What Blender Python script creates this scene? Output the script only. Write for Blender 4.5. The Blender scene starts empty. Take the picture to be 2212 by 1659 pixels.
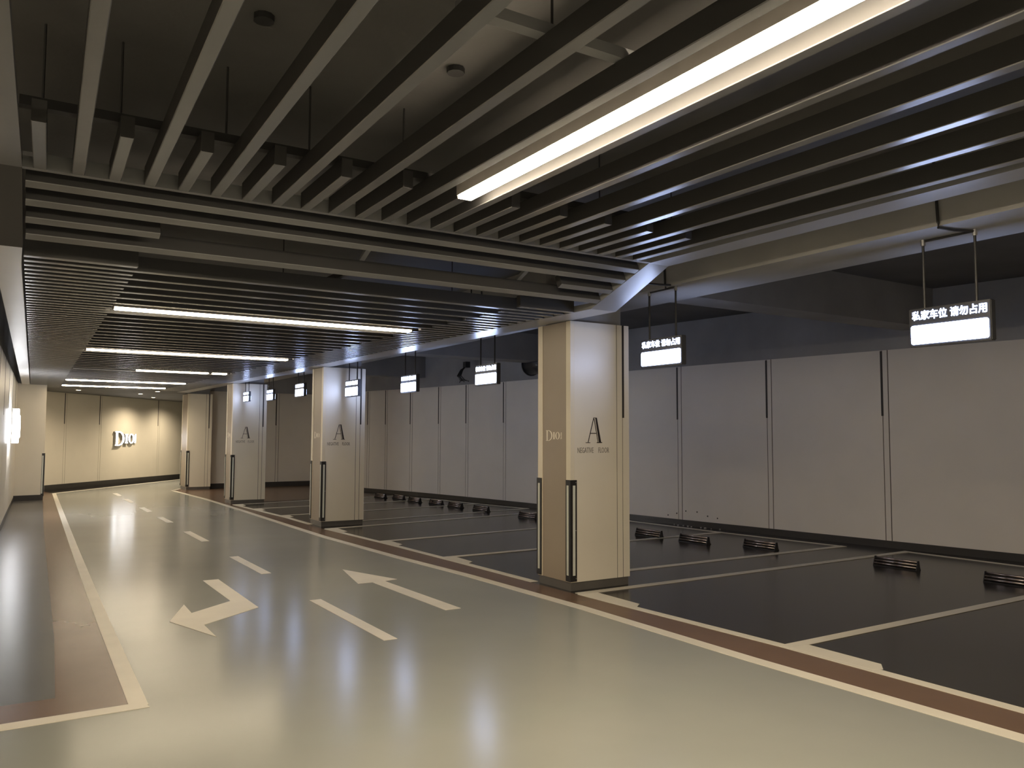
import bpy, bmesh, math, random
from mathutils import Vector, Matrix
random.seed(7)
scene = bpy.context.scene
COL = scene.collection

# ------------------------------------------------------------------ camera
def add_camera():
    f, pitch, roll, yaw, h = 1750.0, 3.7, 0.2, 32.0, 1.55
    p, r, y = (math.radians(a) for a in (pitch, roll, yaw))
    fw = Vector((math.sin(y) * math.cos(p), math.cos(y) * math.cos(p), math.sin(p)))
    rt = Vector((math.cos(y), -math.sin(y), 0))
    up = rt.cross(fw)
    rt2 = rt * math.cos(r) + up * math.sin(r)
    up2 = -rt * math.sin(r) + up * math.cos(r)
    cam = bpy.data.cameras.new('camera')
    cam.sensor_fit = 'HORIZONTAL'
    cam.sensor_width = 36.0
    cam.lens = f / 2212.0 * 36.0
    cam.clip_start, cam.clip_end = 0.05, 200
    o = bpy.data.objects.new('camera', cam)
    COL.objects.link(o)
    m = Matrix.Identity(4)
    for i, v in enumerate((rt2, up2, -fw)):
        m[0][i], m[1][i], m[2][i] = v.x, v.y, v.z
    m[2][3] = h
    o.matrix_world = m
    scene.camera = o
add_camera()

# ------------------------------------------------------------------ world, exposure
w = bpy.data.worlds.new('world'); scene.world = w
w.use_nodes = True
w.node_tree.nodes['Background'].inputs[0].default_value = (0, 0, 0, 1)
w.node_tree.nodes['Background'].inputs[1].default_value = 0.0
scene.view_settings.view_transform = 'Standard'
scene.view_settings.look = 'None'
scene.view_settings.exposure = 0.15
scene.view_settings.gamma = 1.0
scene.view_settings.use_curve_mapping = False
scene.cycles.use_denoising = True
scene.cycles.max_bounces = 10
scene.cycles.diffuse_bounces = 6
scene.cycles.glossy_bounces = 5
scene.cycles.caustics_reflective = False
scene.cycles.caustics_refractive = False
scene.cycles.sample_clamp_indirect = 6.0

WARM = (1.0, 0.83, 0.59)
COOL = (0.50, 0.62, 1.0)
LINEAR_STRENGTH = 122.0
LINEAR_LOW_STRENGTH = 36.0
SIGN_STRENGTH = 16.0
LOGO_STRENGTH = 14.0
LOGO_LEFT_STRENGTH = 18.0

# ------------------------------------------------------------------ materials
def nodes_of(name):
    m = bpy.data.materials.new(name); m.use_nodes = True
    return m, m.node_tree, m.node_tree.nodes['Principled BSDF']

def surf(name, col, rough=0.5, var=0.06, scale=6.0, bump=0.0, bscale=30.0, metal=0.0, coat=0.0, coat_rough=0.1, rvar=0.0, spec=0.5):
    m, nt, b = nodes_of(name)
    N, L = nt.nodes, nt.links
    tc = N.new('ShaderNodeTexCoord')
    geo = N.new('ShaderNodeNewGeometry')
    nz = N.new('ShaderNodeTexNoise'); nz.inputs['Scale'].default_value = scale
    nz.inputs['Detail'].default_value = 5
    L.new(geo.outputs['Position'], nz.inputs['Vector'])
    mr = N.new('ShaderNodeMapRange')
    mr.inputs[1].default_value, mr.inputs[2].default_value = 0.3, 0.7
    mr.inputs[3].default_value, mr.inputs[4].default_value = 1 - var, 1 + var
    L.new(nz.outputs['Fac'], mr.inputs[0])
    mx = N.new('ShaderNodeVectorMath'); mx.operation = 'SCALE'
    mx.inputs[0].default_value = col
    L.new(mr.outputs[0], mx.inputs['Scale'])
    L.new(mx.outputs[0], b.inputs['Base Color'])
    b.inputs['Roughness'].default_value = rough
    b.inputs['Metallic'].default_value = metal
    b.inputs['Specular IOR Level'].default_value = spec
    if coat:
        b.inputs['Coat Weight'].default_value = coat
        b.inputs['Coat Roughness'].default_value = coat_rough
    if rvar:
        r2 = N.new('ShaderNodeMapRange')
        r2.inputs[1].default_value, r2.inputs[2].default_value = 0.3, 0.7
        r2.inputs[3].default_value, r2.inputs[4].default_value = rough - rvar, rough + rvar
        n2 = N.new('ShaderNodeTexNoise'); n2.inputs['Scale'].default_value = 1.7; n2.inputs['Detail'].default_value = 6
        L.new(geo.outputs['Position'], n2.inputs['Vector'])
        L.new(n2.outputs['Fac'], r2.inputs[0]); L.new(r2.outputs[0], b.inputs['Roughness'])
    if bump:
        n3 = N.new('ShaderNodeTexNoise'); n3.inputs['Scale'].default_value = bscale; n3.inputs['Detail'].default_value = 3
        L.new(geo.outputs['Position'], n3.inputs['Vector'])
        bp = N.new('ShaderNodeBump'); bp.inputs['Strength'].default_value = bump; bp.inputs['Distance'].default_value = 0.01
        L.new(n3.outputs['Fac'], bp.inputs['Height']); L.new(bp.outputs[0], b.inputs['Normal'])
    return m

def glow(name, col, strength, sample=True):
    m, nt, b = nodes_of(name)
    b.inputs['Base Color'].default_value = (0.8, 0.8, 0.8, 1)
    b.inputs['Emission Color'].default_value = (*col, 1)
    b.inputs['Emission Strength'].default_value = strength
    b.inputs['Roughness'].default_value = 0.5
    if not sample:
        m.cycles.emission_sampling = 'NONE'
    return m

M = dict(
    lane=surf('lane_epoxy', (0.278, 0.285, 0.262), 0.19, 0.05, 0.8, spec=0.20),
    bay=surf('bay_epoxy', (0.026, 0.0245, 0.024), 0.19, 0.12, 0.9, spec=0.20),
    brown=surf('brown_epoxy', (0.150, 0.094, 0.064), 0.25, 0.10, 1.2, spec=0.20),
    sidefloor=surf('side_epoxy', (0.085, 0.082, 0.078), 0.28, 0.10, 1.2, spec=0.20),
    paint=surf('road_paint', (0.70, 0.66, 0.57), 0.40, 0.05, 3.0, spec=0.3),
    panel=surf('wall_panel', (0.74, 0.70, 0.64), 0.42, 0.03, 1.5),
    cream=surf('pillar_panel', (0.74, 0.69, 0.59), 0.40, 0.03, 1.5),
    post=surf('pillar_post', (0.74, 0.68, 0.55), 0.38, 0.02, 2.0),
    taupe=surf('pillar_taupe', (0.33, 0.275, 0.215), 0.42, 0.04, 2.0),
    joint=surf('joint_dark', (0.10, 0.085, 0.075), 0.6, 0.05, 6.0),
    groove=surf('groove_dark', (0.035, 0.03, 0.028), 0.6, 0.05, 6.0),
    base=surf('skirting_dark', (0.045, 0.042, 0.040), 0.35, 0.08, 4.0),
    kick=surf('plinth_grey', (0.115, 0.108, 0.10), 0.4, 0.10, 4.0),
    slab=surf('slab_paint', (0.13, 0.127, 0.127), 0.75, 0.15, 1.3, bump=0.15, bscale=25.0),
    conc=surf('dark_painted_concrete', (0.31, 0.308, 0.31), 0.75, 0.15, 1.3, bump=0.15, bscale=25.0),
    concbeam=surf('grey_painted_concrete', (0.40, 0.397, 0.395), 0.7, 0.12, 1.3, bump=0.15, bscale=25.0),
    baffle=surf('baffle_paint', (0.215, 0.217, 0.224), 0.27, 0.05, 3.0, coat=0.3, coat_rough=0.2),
    baffle_side=surf('baffle_side_dark', (0.070, 0.069, 0.071), 0.40, 0.05, 3.0),  # darker tone for baffle sides and tops than for their undersides
    strip=surf('edge_strip_paint', (0.31, 0.315, 0.33), 0.30, 0.05, 2.0, coat=0.3, coat_rough=0.2),
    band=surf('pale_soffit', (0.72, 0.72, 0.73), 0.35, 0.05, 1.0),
    steel=surf('dark_steel', (0.06, 0.06, 0.062), 0.45, 0.1, 10.0, metal=0.6),
    zinc=surf('zinc_steel', (0.45, 0.45, 0.45), 0.4, 0.1, 10.0, metal=0.8),
    rubber=surf('black_rubber', (0.016, 0.015, 0.016), 0.45, 0.1, 8.0),
    reflect=surf('reflective_tape', (0.62, 0.64, 0.58), 0.4, 0.05, 8.0),
    rail=surf('stop_rail', (0.42, 0.36, 0.33), 0.25, 0.1, 8.0, metal=0.9),
    ink=surf('dark_lettering', (0.022, 0.016, 0.015), 0.5, 0.05, 9.0),
    inkgrey=surf('grey_lettering', (0.20, 0.18, 0.155), 0.5, 0.08, 20.0),
    inkpale=surf('pale_lettering', (0.86, 0.80, 0.70), 0.4, 0.02, 9.0),
    signbox=surf('sign_housing', (0.05, 0.052, 0.06), 0.35, 0.05, 9.0),
    plaster=surf('spilled_plaster', (0.42, 0.41, 0.39), 0.8, 0.1, 20.0),
    lamphouse=surf('lamp_housing', (0.35, 0.33, 0.30), 0.4, 0.05, 9.0),
    deadlamp=surf('unlit_diffuser', (0.30, 0.29, 0.27), 0.4, 0.05, 9.0),
    linear=glow('linear_diffuser', WARM, LINEAR_STRENGTH),
    linear_low=glow('linear_diffuser_low', WARM, LINEAR_LOW_STRENGTH),
    signface=glow('sign_face', COOL, SIGN_STRENGTH),
    signtext=glow('sign_text', COOL, SIGN_STRENGTH, False),
    logo_left=glow('logo_letter_left', (0.93, 0.95, 1.0), LOGO_LEFT_STRENGTH),
    logo=glow('logo_letter', (0.93, 0.95, 1.0), LOGO_STRENGTH),
    down=glow('downlight_lens', WARM, 30.0, False),
)

# ------------------------------------------------------------------ mesh helpers
def obj(name, bm, mat, parent=None, smooth=False):
    me = bpy.data.meshes.new(name)
    bm.normal_update()
    bm.to_mesh(me); bm.free()
    me.materials.append(M[mat])
    if smooth:
        for p in me.polygons: p.use_smooth = True
    o = bpy.data.objects.new(name, me)
    COL.objects.link(o)
    if parent is not None: o.parent = parent
    return o

def link(name, me, parent=None, loc=(0, 0, 0), rot=(0, 0, 0), scale=(1, 1, 1)):
    o = bpy.data.objects.new(name, me); COL.objects.link(o)
    o.location, o.rotation_euler, o.scale = loc, rot, scale
    if parent is not None: o.parent = parent
    return o

def empty(name, loc=(0, 0, 0), rz=0.0):
    o = bpy.data.objects.new(name, None); COL.objects.link(o)
    o.empty_display_size = 0.2
    o.location = loc; o.rotation_euler = (0, 0, rz)
    return o

def tag(o, label=None, cat=None, group=None, kind=None):
    if label: o['label'] = label
    if cat: o['category'] = cat
    if group: o['group'] = group
    if kind: o['kind'] = kind
    return o

def copy_tree(o, parent=None):
    c = o.copy(); COL.objects.link(c)
    if parent is not None: c.parent = parent
    for ch in list(o.children): copy_tree(ch, c)
    return c

def box(bm, x0, x1, y0, y1, z0, z1):
    v = [bm.verts.new(p) for p in ((x0, y0, z0), (x1, y0, z0), (x1, y1, z0), (x0, y1, z0), (x0, y0, z1), (x1, y0, z1), (x1, y1, z1), (x0, y1, z1))]
    for f in ((3, 2, 1, 0), (4, 5, 6, 7), (0, 1, 5, 4), (1, 2, 6, 5), (2, 3, 7, 6), (3, 0, 4, 7)):
        bm.faces.new([v[i] for i in f])
    return bm

def B(*a):
    bm = bmesh.new(); return box(bm, *a)

def area(poly):
    return sum(poly[i][0] * poly[(i + 1) % len(poly)][1] - poly[(i + 1) % len(poly)][0] * poly[i][1] for i in range(len(poly))) / 2

def prism(bm, poly, z0, z1):
    if area(poly) < 0: poly = poly[::-1]
    lo = [bm.verts.new((x, y, z0)) for x, y in poly]
    hi = [bm.verts.new((x, y, z1)) for x, y in poly]
    n = len(poly)
    top = bm.faces.new(hi); bot = bm.faces.new(lo[::-1])
    for i in range(n):
        bm.faces.new((lo[i], lo[(i + 1) % n], hi[(i + 1) % n], hi[i]))
    if n > 4:
        top.normal_update(); bot.normal_update()
        bmesh.ops.triangulate(bm, faces=[top, bot])
    return bm

def P(poly, z0, z1):
    bm = bmesh.new(); return prism(bm, poly, z0, z1)

def tube(bm, pts, r, n=10):
    pts = [Vector(p) for p in pts]
    rings = []
    for i, p in enumerate(pts):
        d = (pts[min(i + 1, len(pts) - 1)] - pts[max(i - 1, 0)]).normalized()
        a = d.orthogonal().normalized(); b = d.cross(a)
        rings.append([bm.verts.new(p + (a * math.cos(t) + b * math.sin(t)) * r) for t in (2 * math.pi * k / n for k in range(n))])
    for i in range(len(rings) - 1):
        for k in range(n):
            bm.faces.new((rings[i][k], rings[i][(k + 1) % n], rings[i + 1][(k + 1) % n], rings[i + 1][k]))
    bm.faces.new(rings[0][::-1]); bm.faces.new(rings[-1])
    return bm

def lerp(a, b, t): return a + (b - a) * t
def poly_at(pts, y):
    """x of a polyline given as (x, y) points at y (extrapolated at the ends)"""
    for i in range(len(pts) - 1):
        if y <= pts[i + 1][1] or i == len(pts) - 2:
            (xa, ya), (xb, yb) = pts[i], pts[i + 1]
            return xa + (xb - xa) * (y - ya) / (yb - ya)

# ------------------------------------------------------------------ lettering in a local (u, v) plane, extruded along w
class Glyphs:
    """collects flat shapes (u, v) and extrudes them; frame() puts them on a wall"""
    def __init__(s): s.polys = []
    def quad(s, *p): s.polys.append([tuple(q) for q in p]); return s
    def rect(s, u0, u1, v0, v1): return s.quad((u0, v0), (u1, v0), (u1, v1), (u0, v1))
    def ring(s, cu, cv, ro, ri, a0=0, a1=360, n=28, shift=0.0):
        for k in range(n):
            t0, t1 = (math.radians(lerp(a0, a1, (k + j) / n)) for j in (0, 1))
            s.quad((cu + ro[0] * math.cos(t0), cv + ro[1] * math.sin(t0)), (cu + ro[0] * math.cos(t1), cv + ro[1] * math.sin(t1)),
                   (cu + shift + ri[0] * math.cos(t1), cv + ri[1] * math.sin(t1)), (cu + shift + ri[0] * math.cos(t0), cv + ri[1] * math.sin(t0)))
        return s
    def build(s, name, mat, parent, origin, u, nrm, depth, scale=1.0, stretch=1.0):
        u = Vector(u).normalized(); nrm = Vector(nrm).normalized(); o = Vector(origin)
        bm = bmesh.new()
        for poly in s.polys:
            if area(poly) < 0: poly = poly[::-1]
            back = [bm.verts.new(o + u * (a * scale * stretch) + Vector((0, 0, b * scale))) for a, b in poly]
            front = [bm.verts.new(v.co + nrm * depth) for v in back]
            bm.faces.new(front); bm.faces.new(back[::-1])
            for i in range(len(poly)):
                j = (i + 1) % len(poly)
                bm.faces.new((back[i], back[j], front[j], front[i]))
        bmesh.ops.recalc_face_normals(bm, faces=bm.faces)
        ob = obj(name, bm, mat, parent)
        if mat == 'logo':                       # lit front, opaque metal returns
            ob.data.materials.append(M['lamphouse'])
            for p in ob.data.polygons:
                if p.normal.dot(nrm) < 0.9: p.material_index = 1
        return ob

def letter_d(b=0.0):           # height 1
    g = Glyphs()
    g.rect(0.07 - b, 0.16 + b, 0, 1).rect(0, 0.30, 0, 0.035 + b).rect(0, 0.30, 0.965 - b, 1)
    g.ring(0.22, 0.5, (0.40, 0.5), (0.30 - b, 0.465 - b), -90, 90, 24)
    return g
def letter_i(b=0.0):           # height .66
    return Glyphs().rect(0.06 - b, 0.15 + b, 0, 0.66).rect(0, 0.21, 0, 0.025 + b).rect(0, 0.21, 0.635 - b, 0.66)
def letter_o(b=0.0):
    return Glyphs().ring(0.20, 0.33, (0.20, 0.345), (0.115 - b, 0.315 - b), 0, 360, 32)
def small_marks(b=0.0):        # the tiny upright line of marks after the O, too small to read
    g = Glyphs()
    for k in range(6):
        v = 0.02 + k * 0.108
        g.rect(0, 0.12, v, v + 0.022 + b)
        g.rect(0.02 + 0.02 * (k % 3), 0.05 + 0.02 * (k % 3) + b, v + 0.022, v + 0.075)
        g.rect(0.085 - 0.015 * (k % 2), 0.115, v + 0.03, v + 0.07 + b)
    return g
def build_logo(parent, origin, u, nrm, height, depth, mat, bold=0.0, stretch=1.75, marks=True):
    o, u = Vector(origin), Vector(u).normalized()
    lift = Vector((0, 0, 0.16 * height))
    k = stretch * height
    letter_d(bold).build('letter', mat, parent, o, u, nrm, depth, height, stretch)
    letter_i(bold).build('letter', mat, parent, o + u * 0.66 * k + lift, u, nrm, depth, height, stretch)
    letter_o(bold).build('letter', mat, parent, o + u * 0.90 * k + lift, u, nrm, depth, height, stretch)
    if marks: small_marks(bold).build('small_marks', mat, parent, o + u * 1.36 * k + lift, u, nrm, depth * 0.6, height, stretch)

# =================================================================== SETTING
KERB = [(4.46, -9), (4.46, 2.2), (4.42, 4.0), (4.44, 6.0), (4.38, 8.0), (4.26, 9.75), (4.16, 12.2), (4.16, 14.7), (4.17, 17.2), (4.15, 20.8), (4.00, 24.3)]
FRONT = [(4.92, -9), (4.92, 2.4), (4.92, 4.1), (4.84, 6.0), (4.80, 7.3), (4.76, 8.7), (4.70, 10.5), (4.55, 13.2), (4.54, 15.3), (4.46, 17.0), (4.36, 18.8)]
LEFT = [(0.66, 5.15), (0.703, 7.5), (0.758, 10.0), (0.832, 13.1), (1.12, 24.6)]
DARK_L = [(0.31, 5.56), (0.38, 7.2), (0.45, 9.9), (0.59, 15.0), (0.78, 21.0), (0.82, 22.4)]

floor = tag(obj('floor', P([(-7, -9.5), (13, -9.5), (13, 37), (-7, 37)], -0.15, 0.0), 'bay'), 'dark glossy epoxy car park floor', kind='structure')
lane_poly = ([(x, y) for x, y in KERB] + [(4.40, 25.4), (5.6, 25.6), (12.5, 33.0), (12.5, 36.5), (9.6, 36.5)] + [(1.0, 24.75)] + LEFT[::-1] + [(-6.9, 5.15), (-6.9, -9)])
tag(obj('lane_coating', P(lane_poly, 0.0, 0.002), 'lane', floor), 'grey green glossy epoxy driving lane')
strip_poly = [(x + 0.1, y) for x, y in KERB[:-1]] + [(4.1, 24.3), (4.36, 25.1), (6.0, 24.8), (8.3, 24.8), (8.3, 20.2), (4.5, 19.0)] + FRONT[::-1]
tag(obj('kerb_band', P(strip_poly, 0.0, 0.003), 'brown', floor), 'brown epoxy band beside the lane')
tag(obj('left_band', P(LEFT + [(0.98, 25.6), (0.82, 25.6)] + DARK_L[::-1] + [(-6.9, 5.56), (-6.9, 5.2)], 0.0, 0.003), 'brown', floor), 'brown epoxy band along the left line')

tag(obj('side_coating', P(DARK_L + [(0.1, 22.4), (-0.3, 15.5), (-0.5, 6.5), (-6.9, 6.5), (-6.9, 5.56)], 0.0, 0.0025), 'sidefloor', floor), 'dark grey epoxy beside the left wall')

def ribbon(pts, w0, w1=None, dx=0.0):
    """polygon between a polyline and the same polyline shifted sideways in x"""
    return [(x + dx, y) for x, y in pts] + [(x + dx + (w0 if w1 is None else lerp(w0, w1, i / (len(pts) - 1))), y) for i, (x, y) in reversed(list(enumerate(pts)))]
PZ0 = 0.002
PAINT_Z = {'stop_line': 0.0053, 'kerb_end_line': 0.0053, 'far_line': 0.0053, 'bay_front_line': 0.0056, 'bay_corner': 0.0062, 'bay_line': 0.0068, 'bay_rear_line': 0.0053}
def mark(name, poly, label=None):
    return tag(obj(name, P(poly, PZ0, PAINT_Z.get(name, 0.005)), 'paint', floor), label)
mark('kerb_line', ribbon(KERB, 0.12, 0.10), 'pale line between lane and brown band')
mark('lane_edge_line', ribbon(LEFT, 0.10, 0.09) , 'pale line on the left of the lane')
mark('stop_line', [(-6.9, 5.10), (0.76, 5.10), (0.74, 5.21), (-6.9, 5.21)], 'pale line turning left from the lane edge')
mark('kerb_end_line', [(4.00, 24.3), (4.0, 24.42), (4.36, 25.2), (4.40, 25.1)])
mark('far_line', [(1.17, 24.62), (1.12, 24.72), (5.3, 30.5), (5.36, 30.42)])
# front lines of the bays (broken where the pillars stand)
def front_piece(y0, y1):
    ys = [y0] + [y for _, y in FRONT if y0 < y < y1] + [y1]
    pts = [(poly_at(FRONT, y), y) for y in ys]
    mark('bay_front_line', ribbon(pts, 0.10, 0.09))
front_piece(-9, 6.50); front_piece(7.30, 13.16); front_piece(13.98, 18.72)
# bay corners: thick block at the front of every dividing line
for y, l in ((4.10, 0.70), (1.6, 0.7), (6.50, 0.72), (9.34, 0.55), (11.22, 0.52), (13.16, 0.55), (15.78, 0.42), (17.48, 0.45), (18.76, 0.40)):
    xf = poly_at(FRONT, y)
    mark('bay_corner', [(xf + 0.04, y - 0.02), (xf + 0.23, y - 0.02), (xf + 0.22, y - l + 0.05), (xf + 0.12, y - l - 0.03), (xf + 0.05, y - l)])
# dividing lines
BAYS = [((4.95, 1.62), (10.75, 1.60)), ((4.95, 4.10), (10.55, 4.16)), ((4.85, 6.52), (10.50, 6.60)), ((5.62, 7.36), (10.22, 7.40)), ((4.76, 9.33), (9.98, 9.48)),
        ((4.72, 11.21), (9.86, 11.66)), ((4.58, 13.16), (9.66, 13.90)), ((5.30, 14.06), (9.62, 14.72)), ((4.60, 15.78), (9.30, 16.30)),
        ((4.50, 17.48), (9.05, 18.0)), ((4.38, 18.77), (8.6, 19.5))]
for (xa, ya), (xb, yb) in BAYS:
    mark('bay_line', [(xa, ya - 0.05), (xb, yb - 0.05), (xb, yb + 0.05), (xa, ya + 0.05)])
for a, b in ((0, 1), (1, 2), (3, 4), (4, 5), (5, 6), (7, 8), (8, 9), (9, 10)):
    (xa, ya), (xb, yb) = BAYS[a][1], BAYS[b][1]
    mark('bay_rear_line', [(xa - 0.08, ya), (xb - 0.08, yb), (xb, yb), (xa, ya)])
# centre dashes and arrows
for y0, y1 in ((5.81, 7.57), (9.27, 10.78), (12.52, 13.95), (15.49, 16.63), (17.84, 19.05), (20.45, 21.68), (22.9, 23.95)):
    mark('centre_dash', [(2.495, y0), (2.605, y0), (2.60, y1), (2.49, y1)])
mark('straight_arrow', [(3.38, 9.10), (3.66, 8.19), (3.50, 8.15), (3.545, 6.53), (3.39, 6.53), (3.36, 8.15), (3.20, 8.15)], 'pale straight ahead arrow')
mark('turn_arrow', [(1.85, 9.17), (2.01, 9.17), (2.0, 7.50), (1.44, 7.04), (1.44, 6.58), (1.22, 7.31), (1.45, 7.97), (1.44, 7.56), (1.85, 7.92)], 'pale bent arrow pointing left')

# ---- slab and beams
CZ = 3.60
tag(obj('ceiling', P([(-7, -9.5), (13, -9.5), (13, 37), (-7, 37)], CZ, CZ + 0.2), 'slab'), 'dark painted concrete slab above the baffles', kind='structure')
n_trim = [0]
def trim(bm, mat, label):
    n_trim[0] += 1
    return tag(obj('trim_%d' % n_trim[0], bm, mat), label, kind='structure')
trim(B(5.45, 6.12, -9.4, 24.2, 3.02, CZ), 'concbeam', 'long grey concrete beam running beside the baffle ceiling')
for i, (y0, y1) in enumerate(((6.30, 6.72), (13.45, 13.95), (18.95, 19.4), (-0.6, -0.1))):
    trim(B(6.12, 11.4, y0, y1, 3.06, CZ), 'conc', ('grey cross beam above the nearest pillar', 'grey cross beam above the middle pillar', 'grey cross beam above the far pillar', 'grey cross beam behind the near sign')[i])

# ---- panelled walls
def wall_run(name, base_name, pts, seams, ztop, zbase, label, inner, mat='panel', upper=CZ, strip_w=0.085, dark_from=1.86):
    """pts: polyline in plan (lane side on its left or right, inner = unit sign); seams: distances along the polyline"""
    segs = []
    d = 0
    for a, b in zip(pts[:-1], pts[1:]):
        a, b = Vector(a), Vector(b); l = (b - a).length
        segs.append((d, d + l, a, b)); d += l
    total = d
    def at(s):
        for s0, s1, a, b in segs:
            if s <= s1 + 1e-6: break
        t = (b - a).normalized()
        return a + t * (s - s0), t, Vector((-t.y, t.x)) * inner
    def slab(s0, s1, w0, w1, z0, z1):
        pa, ta, na = at(s0); pb, tb, nb = at(s1)
        na = Vector((-(pb - pa).y, (pb - pa).x)).normalized() * inner
        q = [pa + na * w0, pb + na * w0, pb + na * w1, pa + na * w1]
        return P([(v.x, v.y) for v in q], z0, z1)
    bm = bmesh.new()
    for s0, s1, a, b in segs:
        t = (b - a).normalized(); n = Vector((-t.y, t.x)) * inner
        q = [a, b, b - n * 0.2 + t * 0.05, a - n * 0.2 - t * 0.05]
        prism(bm, [(v.x, v.y) for v in q], 0, upper)
    wall = tag(obj(name, bm, 'conc'), label, kind='structure')
    edges = [0.0] + list(seams) + [total]
    for i in range(len(edges) - 1):
        s0, s1 = edges[i], edges[i + 1]
        e0 = s0 + (strip_w if i > 0 else 0)
        if i > 0:
            obj('joint_strip', slab(s0 + 0.006, s0 + strip_w - 0.006, 0.0, 0.024, zbase, ztop), mat, wall)
            obj('joint_shadow_gap', slab(s0 + strip_w - 0.010, s0 + strip_w + 0.010, 0.0, 0.018, zbase, dark_from), 'joint', wall)
            obj('joint_inset', slab(s0 + strip_w - 0.012, s0 + strip_w + 0.020, 0.0, 0.027, dark_from, ztop - 0.01), 'groove', wall)
            obj('joint_shadow_gap', slab(s0 - 0.007, s0 + 0.007, 0.0, 0.018, zbase, ztop), 'joint', wall)
        # split long panels where the polyline bends
        cuts = [e0] + [sb for _, sb, _, _ in segs[:-1] if e0 + 0.05 < sb < s1 - 0.05] + [s1]
        for c0, c1 in zip(cuts[:-1], cuts[1:]):
            obj('wall_panel', slab(c0 + (0.006 if c0 == e0 and i > 0 else 0), c1 - (0.008 if c1 == s1 and i < len(edges) - 2 else 0), 0.0, 0.024, zbase, ztop), mat, wall)
    bm = bmesh.new()
    for s0, s1, a, b in segs:
        t = (b - a).normalized(); n = Vector((-t.y, t.x)) * inner
        q = [a, b, b + n * 0.03, a + n * 0.03]
        prism(bm, [(v.x, v.y) for v in q], 0, zbase - 0.002)
    tag(obj(base_name, bm, 'base'), 'dark skirting along the ' + label, kind='structure')
    return wall, at

WR = [(11.75, -9.4), (11.32, -1.0), (11.10, 3.4), (10.90, 5.3), (10.66, 6.97), (10.42, 8.85), (10.19, 10.6), (10.00, 12.3), (9.84, 14.6), (9.62, 16.4), (9.15, 19.2), (8.62, 21.4), (8.2, 24.9)]
def s_of_y(pts, y):
    d = 0
    for a, b in zip(pts[:-1], pts[1:]):
        l = math.dist(a, b)
        if y <= b[1]: return d + l * (y - a[1]) / (b[1] - a[1])
        d += l
    return d
wall_run('wall_right', 'baseboard_right', WR, [s_of_y(WR, y) for y in (-7.6, -5.8, -4.0, -2.2, -0.4, 1.4, 3.3, 5.1, 6.93, 8.80, 10.60, 12.3, 14.0, 15.75, 17.15, 18.25, 19.45, 20.5, 21.3, 22.4, 23.4)],
         2.80, 0.10, 'beige panelled wall behind the parking bays', 1)
wall_run('wall_back', 'baseboard_back', [(8.2, 24.9), (5.0, 24.72)], [1.1, 2.1], 2.84, 0.15, 'panelled wall behind the far pillars', 1)
far_pts = [(10.2, 36.9), (0.80, 25.45)]
_far_len = math.dist(*far_pts)
_t0 = math.dist((0.97, 25.65), (0.80, 25.45))
_, far_at = wall_run('wall_far', 'baseboard_far', far_pts, sorted(_far_len - (_t0 + t) for t in (0.78, 2.35, 5.5)), 2.74, 0.17, 'cream panelled wall at the end of the lane', 1, mat='cream')
wall_run('wall_left', 'baseboard_left', [(0.20, 22.25), (-0.03, 15.5), (-0.34, 6.4)], [1.5, 3.4, 5.3, 7.2, 9.0, 10.8, 12.6, 14.4], 2.76, 0.10, 'cream panelled wall on the left', 1, mat='cream')
wall_run('wall_left_return', 'baseboard_left_return', [(0.82, 25.5), (0.80, 22.38), (0.18, 22.25)], [], 2.76, 0.13, 'short cream wall block left of the far wall', 1, mat='cream')
wall_run('wall_far_right', 'baseboard_far_right', [(10.3, 36.9), (10.9, 30.0), (8.3, 24.95)], [2.0, 5.0, 8.0], 2.74, 0.15, 'panelled wall round the corner of the lane', -1, mat='cream')
# walls of the junction behind the camera
wall_run('wall_near', 'baseboard_near', [(-6.9, -9.3), (11.7, -9.3)], [2, 4, 6, 8, 10, 12, 14, 16], 2.8, 0.10, 'panelled wall behind the camera', 1)
wall_run('wall_side', 'baseboard_side', [(-6.8, 6.3), (-6.8, -9.3)], [2, 4, 6, 8, 10, 12, 14], 2.8, 0.10, 'panelled wall of the left turning', 1)
wall_run('wall_turning', 'baseboard_turning', [(-0.36, 6.3), (-6.8, 6.3)], [1.5, 3, 4.5], 2.8, 0.10, 'panelled wall facing the left turning', 1)

# =================================================================== BAFFLE CEILING
baf = tag(empty('baffle_ceiling', (2.4, 5.6, 2.74)), 'dark grey hanging baffle ceiling stepping down over the driving lane', 'ceiling')
OFF = Vector((2.4, 5.6, 2.74))
def rel(o):
    o.location = Vector(o.location) - OFF; return o
LOW, HIGH = 2.74, 3.05
Y_UP, Y_DN = 5.25, 5.98
OUT_R = [(4.98, -4.0), (4.96, 2.3), (4.90, 5.3), (4.90, 6.0), (4.86, 7.85), (4.82, 10.2), (4.73, 13.8), (4.42, 21.5), (4.32, 24.0)]
def right_in(y): return poly_at(OUT_R, y) - lerp(0.22, 0.30, min(1, max(0, (y - 5.2) / 0.8)))
def left_in(y): return 0.05 + 0.0259 * (y - 6.3) if y > 6 else 0.03 + 0.035 * (y - 5.3)

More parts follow.
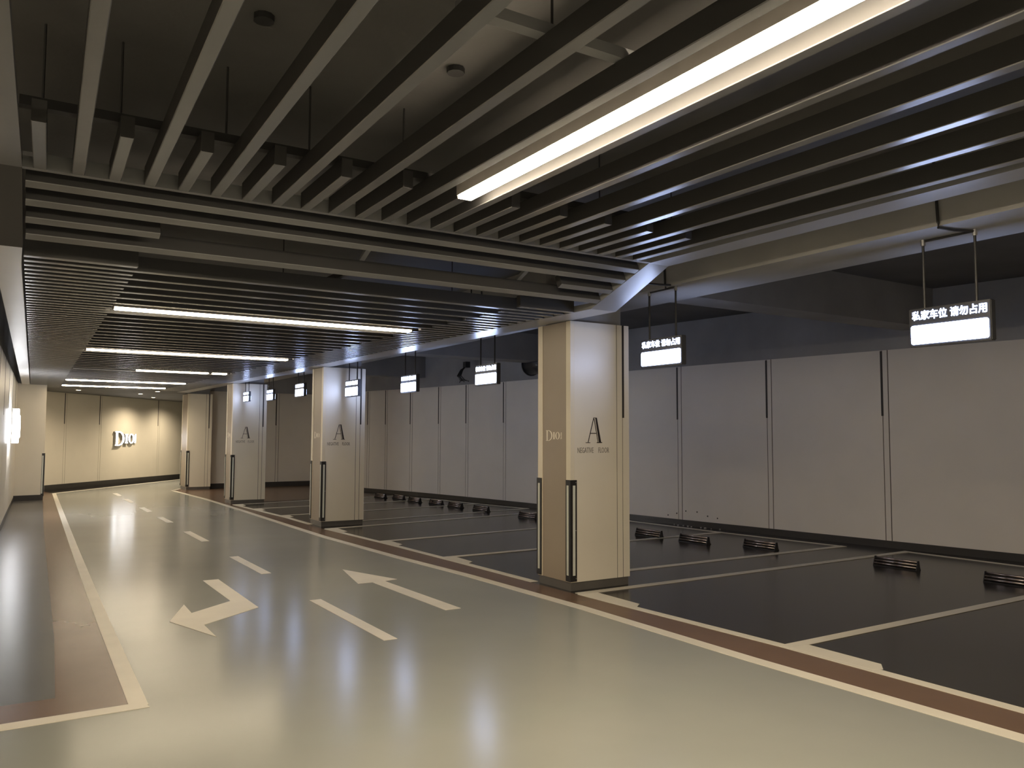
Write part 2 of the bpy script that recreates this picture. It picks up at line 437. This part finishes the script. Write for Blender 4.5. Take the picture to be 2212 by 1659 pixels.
# baffle profile 65 x 110 mm with chamfered lower edges, 1 m long along x, bottom at z = 0
def baffle_mesh():
    prof = [(-0.0325, 0.004), (-0.0285, 0), (0.0285, 0), (0.0325, 0.004), (0.0325, 0.11), (-0.0325, 0.11)]
    bm = bmesh.new()
    a = [bm.verts.new((-0.5, y, z)) for y, z in prof]; b = [bm.verts.new((0.5, y, z)) for y, z in prof]
    bm.faces.new(a[::-1]); bm.faces.new(b)
    for i in range(6): bm.faces.new((a[i], a[(i + 1) % 6], b[(i + 1) % 6], b[i])[::-1])
    bmesh.ops.recalc_face_normals(bm, faces=bm.faces)
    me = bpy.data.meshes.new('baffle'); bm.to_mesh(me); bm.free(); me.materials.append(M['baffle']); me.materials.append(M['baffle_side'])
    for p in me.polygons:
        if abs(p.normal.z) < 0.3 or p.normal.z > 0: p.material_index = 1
    return me
BM = baffle_mesh()
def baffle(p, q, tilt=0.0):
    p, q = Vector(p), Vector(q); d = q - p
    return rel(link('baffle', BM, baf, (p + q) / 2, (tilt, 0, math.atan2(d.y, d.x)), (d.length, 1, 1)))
# far, low part: full rows and short rows in turn
LIGHT_ROWS = {6: 0, 19: 1, 30: 2, 41: 3, 48: 4}
def sl(y): return 0.76 + 0.0215 * (y - 6.26)
def sr(y): return 3.98 - 0.031 * (y - 6.3)
for k in range(52):
    y = 6.26 + 0.33 * k
    xl, xr = left_in(y) + 0.015, right_in(y) - 0.004
    if y < 23.4:
        baffle((xl, y, LOW), (sl(y), y, LOW)); baffle((sr(y), y, LOW), (xr, y, LOW))
    y += 0.165
    xl, xr = left_in(y) + 0.015, right_in(y) - 0.004
    if y < 23.4:
        if k in LIGHT_ROWS:
            baffle((xl, y, LOW), (sl(y), y, LOW)); baffle((sr(y), y, LOW), (xr, y, LOW))
        else:
            baffle((xl, y, LOW), (xr, y, LOW))
# sloping part
tl = math.atan2(HIGH - LOW, Y_UP - Y_DN)      # slope of the soffit
ang = math.atan2(LOW - HIGH, Y_DN - Y_UP)
for s, short in ((0.18, 0), (0.40, 0), (0.62, 1), (0.84, 0)):
    y, z = lerp(Y_UP, Y_DN, s), lerp(HIGH, LOW, s)
    xl, xr = left_in(y) + 0.015, right_in(y) - 0.01
    if short:
        baffle((xl, y, z), (0.82, y, z), ang); baffle((4.05, y, z), (xr, y, z), ang)
    else:
        baffle((xl, y, z), (xr, y, z), ang)
# near, high part: baffles along the lane
def fan(x, y): return x - (x - 2.4) * 0.017 * (y - 5.25)
for k in range(12):
    xs = 0.115 + 0.382 * k
    if k != 6:
        baffle((fan(xs, 4.43), 4.43, HIGH), (xs, Y_UP - 0.02, HIGH))
    else:
        baffle((2.41, 4.47, HIGH), (2.41, Y_UP - 0.02, HIGH))
    xf = xs + 0.191
    baffle((fan(xf, -4.0), -4.0, HIGH), (xf, Y_UP - 0.02, HIGH))
# frame pieces
def sheet(name, quads, mat, th=0.05, label=None):
    """strip of quads given by their lower corners, thickened upwards"""
    bm = bmesh.new()
    for q in quads:
        lo = [bm.verts.new(Vector(v) - OFF) for v in q]; hi = [bm.verts.new(Vector(v) - OFF + Vector((0, 0, th))) for v in q]
        bm.faces.new(lo); bm.faces.new(hi)
        for i in range(4): bm.faces.new((lo[i], lo[(i + 1) % 4], hi[(i + 1) % 4], hi[i]))
    bmesh.ops.recalc_face_normals(bm, faces=bm.faces)
    return tag(obj(name, bm, mat, baf), label)
def zc(y): return HIGH if y <= Y_UP else LOW if y >= Y_DN else lerp(HIGH, LOW, (y - Y_UP) / (Y_DN - Y_UP))
def runs(ys, fin, fout, name, mat, label, th=0.06):
    for a, b in zip(ys[:-1], ys[1:]):
        sheet(name, [[(fin(a), a, zc(a)), (fout(a), a, zc(a)), (fout(b), b, zc(b)), (fin(b), b, zc(b))]], mat, th, label)
runs([-4.0, 2.3, Y_UP], right_in, lambda y: poly_at(OUT_R, y), 'edge_strip', 'strip', 'smooth grey edge strip')
runs([Y_UP, Y_DN], right_in, lambda y: poly_at(OUT_R, y), 'edge_strip', 'strip', 'smooth grey edge strip')
runs([Y_DN, 7.85, 10.2, 13.8, 21.5, 24.0], right_in, lambda y: poly_at(OUT_R, y), 'edge_strip', 'strip', 'smooth grey edge strip')
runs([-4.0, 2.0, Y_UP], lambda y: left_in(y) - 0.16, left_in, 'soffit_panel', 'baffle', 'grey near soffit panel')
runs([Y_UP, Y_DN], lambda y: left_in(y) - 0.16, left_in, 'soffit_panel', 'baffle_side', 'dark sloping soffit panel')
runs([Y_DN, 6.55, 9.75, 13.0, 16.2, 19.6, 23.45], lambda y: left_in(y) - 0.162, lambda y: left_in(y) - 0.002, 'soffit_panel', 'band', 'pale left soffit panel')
sheet('cross_bar', [[(left_in(Y_UP), Y_UP - 0.02, HIGH), (right_in(Y_UP), Y_UP - 0.02, HIGH), (right_in(Y_UP), Y_UP + 0.025, HIGH), (left_in(Y_UP), Y_UP + 0.025, HIGH)]], 'strip', 0.09, 'grey bar where the ceiling bends')
# carriers and hanger rods above the baffles
def part_box(name, mat, *a):
    bm = B(*a); bmesh.ops.translate(bm, verts=bm.verts, vec=-OFF); return obj(name, bm, mat, baf)
part_box('carrier_rail', 'steel', 0.0, 4.7, 4.54, 4.60, HIGH + 0.112, HIGH + 0.16)
part_box('carrier_rail', 'strip', 1.40, 2.32, 2.60, 2.66, HIGH + 0.112, HIGH + 0.16)
part_box('rail_clip', 'zinc', 1.80, 1.86, 2.57, 2.62, HIGH + 0.105, HIGH + 0.125)
for x in (0.5, 2.3, 4.2):
    part_box('carrier_rail', 'steel', x - 0.02, x + 0.02, 6.1, 23.4, LOW + 0.112, LOW + 0.16)
for x in (2.28, 3.72):
    bm = bmesh.new()
    for i in range(2): pass
    q = [(x, Y_UP + 0.05, HIGH + 0.10), (x + 0.04, Y_UP + 0.05, HIGH + 0.10), (x + 0.04, Y_DN, LOW + 0.125), (x, Y_DN, LOW + 0.125)]
    bm.free()
    sheet('carrier_rail', [q], 'strip', 0.03)
for x, y in ((0.10, 4.57), (0.45, 4.57), (0.98, 4.57), (1.45, 4.57), (2.05, 4.57), (2.9, 4.57), (3.6, 4.57), (4.3, 4.57), (1.83, 2.63), (0.55, 8.0), (2.3, 8.0), (4.2, 8.0), (0.5, 14.0), (2.3, 14.0), (4.2, 14.0)):
    zb = (HIGH if y < 5.2 else LOW) + 0.15
    bm = bmesh.new(); tube(bm, [Vector((x, y, zb)) - OFF, Vector((x, y, CZ)) - OFF], 0.006, 6)
    obj('hanger_rod', bm, 'steel', baf)
for x in (0.12, 1.0, 2.06):
    bm = bmesh.new(); tube(bm, [Vector((x, 3.9, CZ - 0.03)) - OFF, Vector((x, 3.9, CZ)) - OFF], 0.05, 10)
    obj('anchor_plate', bm, 'steel', baf)
# flat dark soffit beyond the baffles
tag(obj('ceiling_far', P([(0.3, 23.42), (4.35, 23.42), (4.40, 25.0), (8.3, 25.0), (12.9, 31), (12.9, 36.9), (10.3, 36.9), (0.7, 25.5)], 2.745, 2.80), 'slab'), 'dark flat soffit at the bend of the lane', kind='structure')

# =================================================================== LINEAR LIGHTS
def linear_light(p, q, label, lit=None):
    p, q = Vector(p), Vector(q); d = q - p; L = d.length
    r = tag(empty('linear_light', p, math.atan2(d.y, d.x)), label, 'light', 'linear ceiling lights')
    bm = bmesh.new(); box(bm, 0, L, -0.052, 0.052, 0.012, 0.09)
    obj('housing', bm, 'lamphouse', r)
    for a, b, on in (lit or [(0.012, L - 0.012, True)]):
        bm = bmesh.new(); box(bm, a, b, -0.048, 0.048, -0.010, 0.0118)
        bmesh.ops.bevel(bm, geom=[e for e in bm.edges if abs(e.verts[0].co.z + 0.010) < 1e-5 and abs(e.verts[1].co.z + 0.010) < 1e-5], offset=0.007, segments=3, affect='EDGES')
        obj('diffuser', bm, ('linear' if p.z > 2.9 else 'linear_low') if on else 'deadlamp', r)
    for x0, x1 in ((0, 0.011), (L - 0.011, L)):
        obj('end_cap', B(x0, x1, -0.048, 0.048, -0.008, 0.0118), 'lamphouse', r)
    return r
linear_light((2.41, 4.44, HIGH), (2.39, 1.25, HIGH), 'long glowing linear light overhead running along the lane')
linear_light((2.39, 0.3, HIGH), (2.38, -2.9, HIGH), 'linear light behind the camera in the high ceiling')
linear_light((-5.0, 1.0, HIGH), (-1.8, 1.0, HIGH), 'linear light over the left turning beside the camera')
linear_light((0.8, -5.6, HIGH), (4.0, -5.6, HIGH), 'linear light across the lane far behind the camera')
LL = ['glowing linear light across the lane, nearest in the low baffle ceiling', 'second glowing linear light across the low baffle ceiling', 'linear light with only part of its length lit',
      'fourth linear light across the low baffle ceiling', 'farthest linear light across the low baffle ceiling']
for k, i in LIGHT_ROWS.items():
    y = 6.425 + 0.33 * k
    xa, xb = sl(y) + 0.012, sr(y) - 0.03
    lit = None
    if i == 2:
        L = xb - xa
        lit = [(0.012, 1.02, False), (1.03, L - 0.36, True), (L - 0.35, L - 0.29, False), (L - 0.28, L - 0.012, True)]
    linear_light((xa, y, LOW), (xb, y, LOW), LL[i], lit)
# downlights in the far soffit
def downlight(x, y, label, energy, spot=True):
    r = tag(empty('downlight', (x, y, 2.745)), label, 'light', 'downlights in the far soffit')
    bm = bmesh.new()
    n = 20
    o1 = [bm.verts.new((0.085 * math.cos(t), 0.085 * math.sin(t), 0)) for t in (2 * math.pi * i / n for i in range(n))]
    o2 = [bm.verts.new((0.085 * math.cos(t), 0.085 * math.sin(t), -0.008)) for t in (2 * math.pi * i / n for i in range(n))]
    i2 = [bm.verts.new((0.062 * math.cos(t), 0.062 * math.sin(t), -0.008)) for t in (2 * math.pi * i / n for i in range(n))]
    i1 = [bm.verts.new((0.062 * math.cos(t), 0.062 * math.sin(t), 0)) for t in (2 * math.pi * i / n for i in range(n))]
    for a, b in ((o1, o2), (o2, i2), (i2, i1)):
        for i in range(n): bm.faces.new((a[i], a[(i + 1) % n], b[(i + 1) % n], b[i]))
    bmesh.ops.recalc_face_normals(bm, faces=bm.faces)
    obj('rim', bm, 'lamphouse', r)
    bm = bmesh.new(); bmesh.ops.create_cone(bm, cap_ends=True, segments=n, radius1=0.06, radius2=0.06, depth=0.003, matrix=Matrix.Translation((0, 0, -0.004)))
    obj('lens', bm, 'down', r)
    if spot:
        ld = bpy.data.lights.new('downlight_beam', 'SPOT'); ld.energy = energy; ld.color = WARM
        ld.spot_size = math.radians(155); ld.spot_blend = 1.0; ld.shadow_soft_size = 0.05
        lo = bpy.data.objects.new('downlight_beam', ld); COL.objects.link(lo); lo.parent = r; lo.location = (0, 0, -0.02)
downlight(1.62, 24.35, 'flat round downlight at the left of the far soffit', 120)
downlight(3.50, 23.85, 'small round downlight at the right of the far soffit', 120)
downlight(3.30, 25.60, 'faint round downlight in the middle of the far soffit', 90)
downlight(3.95, 27.75, 'round downlight just above the glowing far wall sign', 260)
downlight(5.2, 29.2, 'round downlight near the right end of the far wall', 220)

# =================================================================== PILLARS
def corner_guard(parent, x, y, sx, sy):
    """L-shaped black rubber guard on a vertical corner; sx, sy point from the corner into the two faces"""
    z0, z1, wing, th = 0.095, 1.11, 0.072, 0.010
    bm = bmesh.new()
    poly = [(x - sx * th, y - sy * th), (x + sx * wing, y - sy * th), (x + sx * wing, y), (x, y), (x, y + sy * wing), (x - sx * th, y + sy * wing)]
    prism(bm, poly, z0, z1)
    g = tag(obj('corner_guard', bm, 'rubber', parent), 'black rubber guard with pale reflective strips')
    bm = bmesh.new()
    a, b = sorted((x + sx * 0.020, x + sx * 0.050)); c, d = sorted((y - sy * th, y - sy * (th + 0.004)))
    box(bm, a, b, c, d, z0 + 0.06, z1 - 0.055); obj('reflective_strip', bm, 'reflect', g)
    bm = bmesh.new()
    a, b = sorted((y + sy * 0.020, y + sy * 0.050)); c, d = sorted((x - sx * th, x - sx * (th + 0.004)))
    box(bm, c, d, a, b, z0 + 0.06, z1 - 0.055); obj('reflective_strip', bm, 'reflect', g)
    for z in (z0 + 0.03, (z0 + z1) / 2, z1 - 0.025):
        bm = bmesh.new()
        c, d = sorted((y - sy * th, y - sy * (th + 0.003))); e, f = sorted((x + sx * 0.055, x + sx * 0.063))
        box(bm, e, f, c, d, z - 0.004, z + 0.004); obj('screw', bm, 'zinc', g)
    return g

def letter_a():
    """inline serif A, height 1, width .8"""
    g = Glyphs()
    t = 0.016
    g.quad((0.10, 0.02), (0.10 + 2 * t, 0.02), (0.40 + t, 1.0), (0.40 - t, 1.0))          # thin left stroke
    g.quad((0.60, 0.02), (0.60 + 1.4 * t, 0.02), (0.42 + t, 0.95), (0.42 - t, 0.95))      # inner thin stroke
    g.quad((0.655, 0.02), (0.765, 0.02), (0.55, 1.0), (0.475, 1.0))                        # thick right stroke
    g.rect(0.385, 0.55, 0.975, 1.0)
    g.rect(0.20, 0.525, 0.365, 0.395)
    g.rect(0.0, 0.22, 0.0, 0.026).rect(0.55, 0.81, 0.0, 0.034)
    return g

def text_mesh(body, size, extrude, sx=1.0, offset=0.0):
    cu = bpy.data.curves.new('lettering', 'FONT'); cu.body = body; cu.size = size; cu.extrude = extrude; cu.align_x = 'CENTER'
    cu.resolution_u = 2; cu.offset = offset
    o = bpy.data.objects.new('lettering', cu); COL.objects.link(o)
    bpy.context.view_layer.update()
    dg = bpy.context.evaluated_depsgraph_get()
    me = bpy.data.meshes.new_from_object(o.evaluated_get(dg))
    bpy.data.objects.remove(o); bpy.data.curves.remove(cu)
    if sx != 1.0:
        for v in me.vertices: v.co.x *= sx
    me.materials.clear()
    return me
def fit(me, width, height):
    xs = [v.co.x for v in me.vertices]; ys = [v.co.y for v in me.vertices]
    cx, y0 = (min(xs) + max(xs)) / 2, min(ys)
    for v in me.vertices:
        v.co.x = (v.co.x - cx) * width / (max(xs) - min(xs)); v.co.y = (v.co.y - y0) * height / (max(ys) - min(ys))
    return me

def make_pillar(w=0.77, d=0.59, lettering=True, label=''):
    """origin at the front left corner on the floor; x to the right, y away"""
    r = tag(empty('pillar'), label, 'pillar', 'clad concrete pillars')
    zt, zb = 2.735, 0.085
    obj('concrete_core', B(0.06, w - 0.06, 0.06, d - 0.06, 0.0, 3.60), 'conc', r)
    pl = obj('plinth', B(0.012, w - 0.012, 0.012, d - 0.012, 0.0, zb), 'kick', r)
    # lane side face (x = 0): two pale posts and a taupe panel between them
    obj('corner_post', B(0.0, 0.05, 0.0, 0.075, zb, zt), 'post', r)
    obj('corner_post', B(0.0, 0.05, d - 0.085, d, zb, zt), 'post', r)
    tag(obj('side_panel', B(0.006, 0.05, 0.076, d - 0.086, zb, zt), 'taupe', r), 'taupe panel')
    # face towards the camera (y = 0)
    x1, x2 = w - 0.165, w - 0.088
    obj('front_panel', B(0.0505, x1 - 0.004, 0.0, 0.05, zb, zt), 'cream', r)
    obj('front_strip', B(x1 + 0.004, x2 - 0.004, 0.0, 0.05, zb, zt), 'cream', r)
    obj('front_strip', B(x2 + 0.004, w, 0.0, 0.05, zb, zt), 'cream', r)
    for x in (x1, x2): obj('joint_shadow_gap', B(x - 0.004, x + 0.004, 0.004, 0.045, zb, zt), 'groove', r)
    obj('joint_inset', P([(x2 - 0.006, -0.003), (x2 + 0.020, -0.003), (x2 + 0.020, 0.01), (x2 - 0.006, 0.01)], 1.75, zt), 'groove', r)
    # right and rear faces
    obj('rear_panel', B(0.0505, w - 0.0505, d - 0.05, d, zb, zt), 'cream', r)
    obj('right_panel', B(w - 0.05, w, 0.0505, d, zb, zt), 'cream', r)
    corner_guard(r, 0.0, 0.0, 1, 1)
    corner_guard(r, 0.0, d, 1, -1)
    if lettering:
        letter_a().build('level_letter', 'ink', r, (0.192, 0.0, 1.485), (1, 0, 0), (0, -1, 0), 0.003, 0.262)
        for body, x0, x1_ in (('NEGATIVE', 0.088, 0.292), ('FLOOR', 0.357, 0.497)):
            me = fit(text_mesh(body, 0.06, 0.001), x1_ - x0, 0.056)
            me.materials.append(M['inkgrey'])
            link('lettering', me, r, ((x0 + x1_) / 2, -0.0012, 1.383), (math.pi / 2, 0, 0))
        build_logo(r, (0.006, 0.445, 1.505), (0, -1, 0), (-1, 0, 0), 0.110, 0.003, 'inkpale', 0.008)
    return r
p1 = make_pillar(label='nearest cream clad pillar with large letter A and black corner guards')
p1.location = (4.87, 6.67, 0)
for loc, lb in (((4.63, 13.55, 0), 'second pillar from the camera, marked A, between the parking bays'), ((4.38, 19.0, 0), 'third pillar from the camera with small letter A, past the last bays')):
    c = copy_tree(p1); c.location = loc; c['label'] = lb
p4 = make_pillar(0.66, 0.9, False, 'farthest cream pillar without lettering, against the back wall')
p4.location = (4.40, 24.42, 0)
# corner guard on the left return
gr = tag(empty('wall_corner_guard', (0, 0, 0)), 'black guard with pale strips on the left wall block corner', 'corner guard')
corner_guard(gr, 0.83, 22.36, -1, 1)

# =================================================================== HANGING SIGNS
SIGN_TXT = None
def make_sign(label):
    """origin on the axis between the two rods at the bottom of the box; the face looks towards -x, text runs towards -y"""
    r = tag(empty('hanging_sign'), label, 'sign', 'lit bay signs hanging over the parking bays')
    bm = bmesh.new(); box(bm, -0.03, 0.03, -0.30, 0.30, 0.0, 0.285)
    bmesh.ops.bevel(bm, geom=bm.edges[:], offset=0.006, segments=2, affect='EDGES')
    obj('housing', bm, 'signbox', r)
    for s in (-1, 1):
        bm = bmesh.new()
        y, z0, z1, rr = 0.282, 0.018, 0.158, 0.016
        pts = []
        for cy, cz, a0 in ((y - rr, z1 - rr, 0), (-y + rr, z1 - rr, 90), (-y + rr, z0 + rr, 180), (y - rr, z0 + rr, 270)):
            for k in range(5):
                t = math.radians(a0 + 22.5 * k); pts.append((cy + rr * math.cos(t), cz + rr * math.sin(t)))
        lo = [bm.verts.new((s * 0.0302, p[0], p[1])) for p in pts]; hi = [bm.verts.new((s * 0.0345, p[0], p[1])) for p in pts]
        bm.faces.new(lo); bm.faces.new(hi)
        for i in range(len(pts)): bm.faces.new((lo[i], lo[(i + 1) % len(pts)], hi[(i + 1) % len(pts)], hi[i]))
        bmesh.ops.recalc_face_normals(bm, faces=bm.faces)
        obj('light_panel', bm, 'signface', r)
        link('lettering', SIGN_TXT, r, (s * 0.0318, 0, 0.196), (math.pi / 2, 0, -s * -math.pi / 2))
    for y in (-0.19, 0.19):
        bm = bmesh.new(); tube(bm, [(0, y, 0.28), (0, y, 1.0)], 0.010, 8); obj('rod', bm, 'steel', r)
        bm = bmesh.new(); tube(bm, [(0, y, 0.955), (0, y, 1.0)], 0.017, 8); obj('rod_socket', bm, 'zinc', r)
    return r
SIGN_TXT = fit(text_mesh('私家车位 请勿占用', 0.08, 0.0012, offset=0.0012), 0.545, 0.070)
SIGN_TXT.materials.append(M['signtext'])
s0 = make_sign('largest lit blue white hanging sign at the right, nearest the camera')
SIGNS = [(5.75, 3.24, 2.223, 1.0, None),
         (5.50, 5.985, 2.245, 1.0, 'lit hanging sign just right of the nearest pillar'),
         (5.59, 9.58, 2.25, 1.0, 'lit hanging sign just left of the nearest pillar'),
         (5.52, 11.94, 2.25, 1.0, 'lit hanging sign right of the second pillar'),
         (5.00, 13.10, 2.214, 1.0, 'lit hanging sign seen against the second pillar'),
         (5.02, 16.05, 2.33, 0.95, 'lit hanging sign just left of the second pillar'),
         (4.96, 18.0, 2.325, 0.85, 'small lit hanging sign right of the third pillar'),
         (4.60, 18.62, 2.307, 0.80, 'smallest lit hanging sign seen against the third pillar')]
for i, (x, y, z, sc, lb) in enumerate(SIGNS):
    o = s0 if i == 0 else copy_tree(s0)
    o.location = (x, y, z); o.scale = (sc, sc, sc)
    if lb: o['label'] = lb
    top = (3.02 if 5.45 < x < 6.12 else CZ)
    for ch in o.children:
        if ch.name.startswith('rod_socket'):
            ch.location = (0, 0, (top - z) / sc - 1.0)
        elif ch.name.startswith('rod'):
            ch.scale = (1, 1, ((top - z) / sc - 0.28) / 0.72); ch.location = (0, 0, 0.28 - 0.28 * ch.scale[2])
    if top < 3.1:                                   # thin conduit from the rods over the beam edge and up its face
        h, dx = top - z, 5.45 - x
        bm = bmesh.new(); tube(bm, [(0, -0.19, h - 0.014), (dx * 0.5, -0.13, h - 0.014), (dx - 0.012, -0.11, h - 0.014), (dx - 0.014, -0.11, h + 0.02), (dx - 0.014, -0.09, h + 0.50)], 0.010, 8)
        obj('conduit', bm, 'steel', o)
        bm = bmesh.new(); tube(bm, [(0, -0.19, h - 0.012), (0, 0.19, h - 0.012)], 0.008, 8)
        obj('conduit', bm, 'steel', o)

# =================================================================== LIT WALL SIGNS
a = Vector((0.80, 25.45, 0)); t = (Vector((10.2, 36.9, 0)) - a).normalized()
n = Vector((t.y, -t.x, 0))
fs = tag(empty('logo_sign', a + t * (_t0 + 2.95) + Vector((0, 0, 1.22))), 'white glowing letter sign on the far cream wall', 'sign', 'glowing letter signs')
build_logo(fs, n * 0.03, t, n, 0.44, 0.07, 'logo', 0.02)
fs.scale = (1, 1, 1)
lw = Vector((0.20 + 0.03, 22.25 - 15.5, 0)).normalized()
ls = tag(empty('logo_sign', Vector((-0.03, 15.5, 1.40))), 'white glowing letter sign on the left wall, cut by the frame', 'sign', 'glowing letter signs')
ln = Vector((lw.y, -lw.x, 0))
build_logo(ls, ln * 0.08 + lw * 1.75, lw, ln, 0.62, 0.10, 'logo_left', 0.03, 1.75, False)

# =================================================================== WHEEL STOPS
def make_stop(label):
    """0.55 m long along y, centred, rails towards -x"""
    r = tag(empty('wheel_stop'), label, 'wheel stop', 'black wheel stops at the rear of the bays')
    obj('base_plate', B(-0.06, 0.06, -0.262, 0.262, 0.0, 0.010), 'rubber', r)
    obj('back_plate', P([(0.0, -0.255), (0.012, -0.255), (0.012, 0.255), (0.0, 0.255)], 0.008, 0.088), 'rubber', r)
    for x, z in ((-0.036, 0.030), (-0.020, 0.062), (-0.004, 0.094)):
        bm = bmesh.new(); tube(bm, [(x, -0.262, z), (x, 0.262, z)], 0.0135, 10)
        obj('rail', bm, 'rail', r, True)
    for y in (-0.27, 0.262):
        bm = bmesh.new()
        prof = [(-0.056, 0), (0.040, 0), (0.014, 0.110), (-0.016, 0.110)]
        a_ = [bm.verts.new((x, y, z)) for x, z in prof]; b_ = [bm.verts.new((x, y + 0.008, z)) for x, z in prof]
        bm.faces.new(a_); bm.faces.new(b_[::-1])
        for i in range(4): bm.faces.new((a_[i], b_[i], b_[(i + 1) % 4], a_[(i + 1) % 4]))
        bmesh.ops.recalc_face_normals(bm, faces=bm.faces)
        obj('end_bracket', bm, 'rubber', r)
    return r
st0 = make_stop('black wheel stop at the right edge of the photo')
STOPS = [(9.10, 4.56, None), (9.11, 5.88, 'large black wheel stop in the nearest full bay'), (9.02, 7.86, 'wheel stop third from the right, right of the nearest pillar'),
         (8.66, 8.78, 'middle wheel stop of three just right of the nearest pillar'), (8.60, 9.70, 'wheel stop closest to the right side of the nearest pillar'),
         (8.50, 13.0, 'wheel stop cut by the left side of the nearest pillar'),
         (8.46, 14.72, 'second wheel stop left of the nearest pillar'), (8.41, 15.76, 'third wheel stop left of the nearest pillar'), (8.37, 16.61, 'fourth wheel stop left of the nearest pillar'),
         (8.25, 17.50, 'fifth wheel stop left of the nearest pillar'), (8.27, 18.45, 'sixth wheel stop left of the nearest pillar'), (8.06, 19.09, 'farthest wheel stop, just right of the second pillar')]
for i, (x, y, lb) in enumerate(STOPS):
    o = st0 if i == 0 else copy_tree(st0)
    o.location = (x, y, 0.0005); o.rotation_euler = (0, 0, math.radians(3))
    if lb: o['label'] = lb

# =================================================================== SMALL THINGS
# screw holes and plaster crumbs by the skirting right of the nearest pillar
wr = bpy.data.objects['wall_right']
def wall_x(y): return poly_at(WR, y)
for y, z in ((10.92, 0.155), (10.72, 0.20), (10.52, 0.255), (10.28, 0.255), (10.06, 0.20), (9.86, 0.18)):
    x = wall_x(y) - 0.0242
    bm = bmesh.new(); tube(bm, [(x - 0.004, y, z), (x + 0.004, y, z)], 0.013, 8)
    obj('drill_hole', bm, 'groove', wr)
for k in range(9):
    y = 10.75 - 0.12 * k + random.uniform(-0.04, 0.04)
    bm = bmesh.new(); bmesh.ops.create_icosphere(bm, subdivisions=1, radius=random.uniform(0.012, 0.028))
    for v in bm.verts: v.co.z *= 0.5; v.co *= random.uniform(0.8, 1.2)
    o = obj('plaster_crumb', bm, 'plaster')
    o.location = (wall_x(y) - random.uniform(0.06, 0.16), y, 0.008)
    tag(o, 'pale crumb of fallen plaster by the skirting right of the nearest pillar', 'plaster crumb', 'plaster crumbs below the drilled wall')
# ventilation duct end above the far parking wall
vd = tag(empty('duct_fan', (9.25, 13.62, 3.04)), 'round dark duct fan above the panelled wall, left of the nearest pillar', 'fan')
bm = bmesh.new(); tube(bm, [(0, -0.45, 0), (0, 0.45, 0)], 0.21, 24); obj('casing', bm, 'steel', vd, True)
for y in (-0.45, 0.43):
    bm = bmesh.new(); tube(bm, [(0, y, 0), (0, y + 0.02, 0)], 0.235, 24); obj('flange', bm, 'steel', vd)
obj('hanger', B(-0.01, 0.01, -0.3, -0.28, 0.19, CZ - 3.02), 'steel', vd); obj('hanger', B(-0.01, 0.01, 0.28, 0.3, 0.19, CZ - 3.02), 'steel', vd)
bm = bmesh.new(); bmesh.ops.create_icosphere(bm, subdivisions=2, radius=0.03, matrix=Matrix.Translation((-0.21, -0.1, -0.05))); obj('terminal_box', bm, 'zinc', vd)

cb = tag(empty('cable_bundle', (9.10, 16.9, 2.82)), 'loose dark cables hanging above the panelled wall between two signs', 'cable')
for k in range(5):
    dy = (k - 2) * 0.09
    bm = bmesh.new(); tube(bm, [(0.2, 0, 0.42), (0.05, dy * 0.3, 0.30), (-0.02, dy * 0.5, 0.16), (0.04 + 0.02 * k, dy, 0.05), (0.12, dy * 1.3, 0.02 + 0.03 * (k % 2))], 0.012, 6)
    obj('cable', bm, 'rubber', cb)
obj('junction_box', B(0.12, 0.24, -0.07, 0.07, 0.36, 0.50), 'steel', cb)
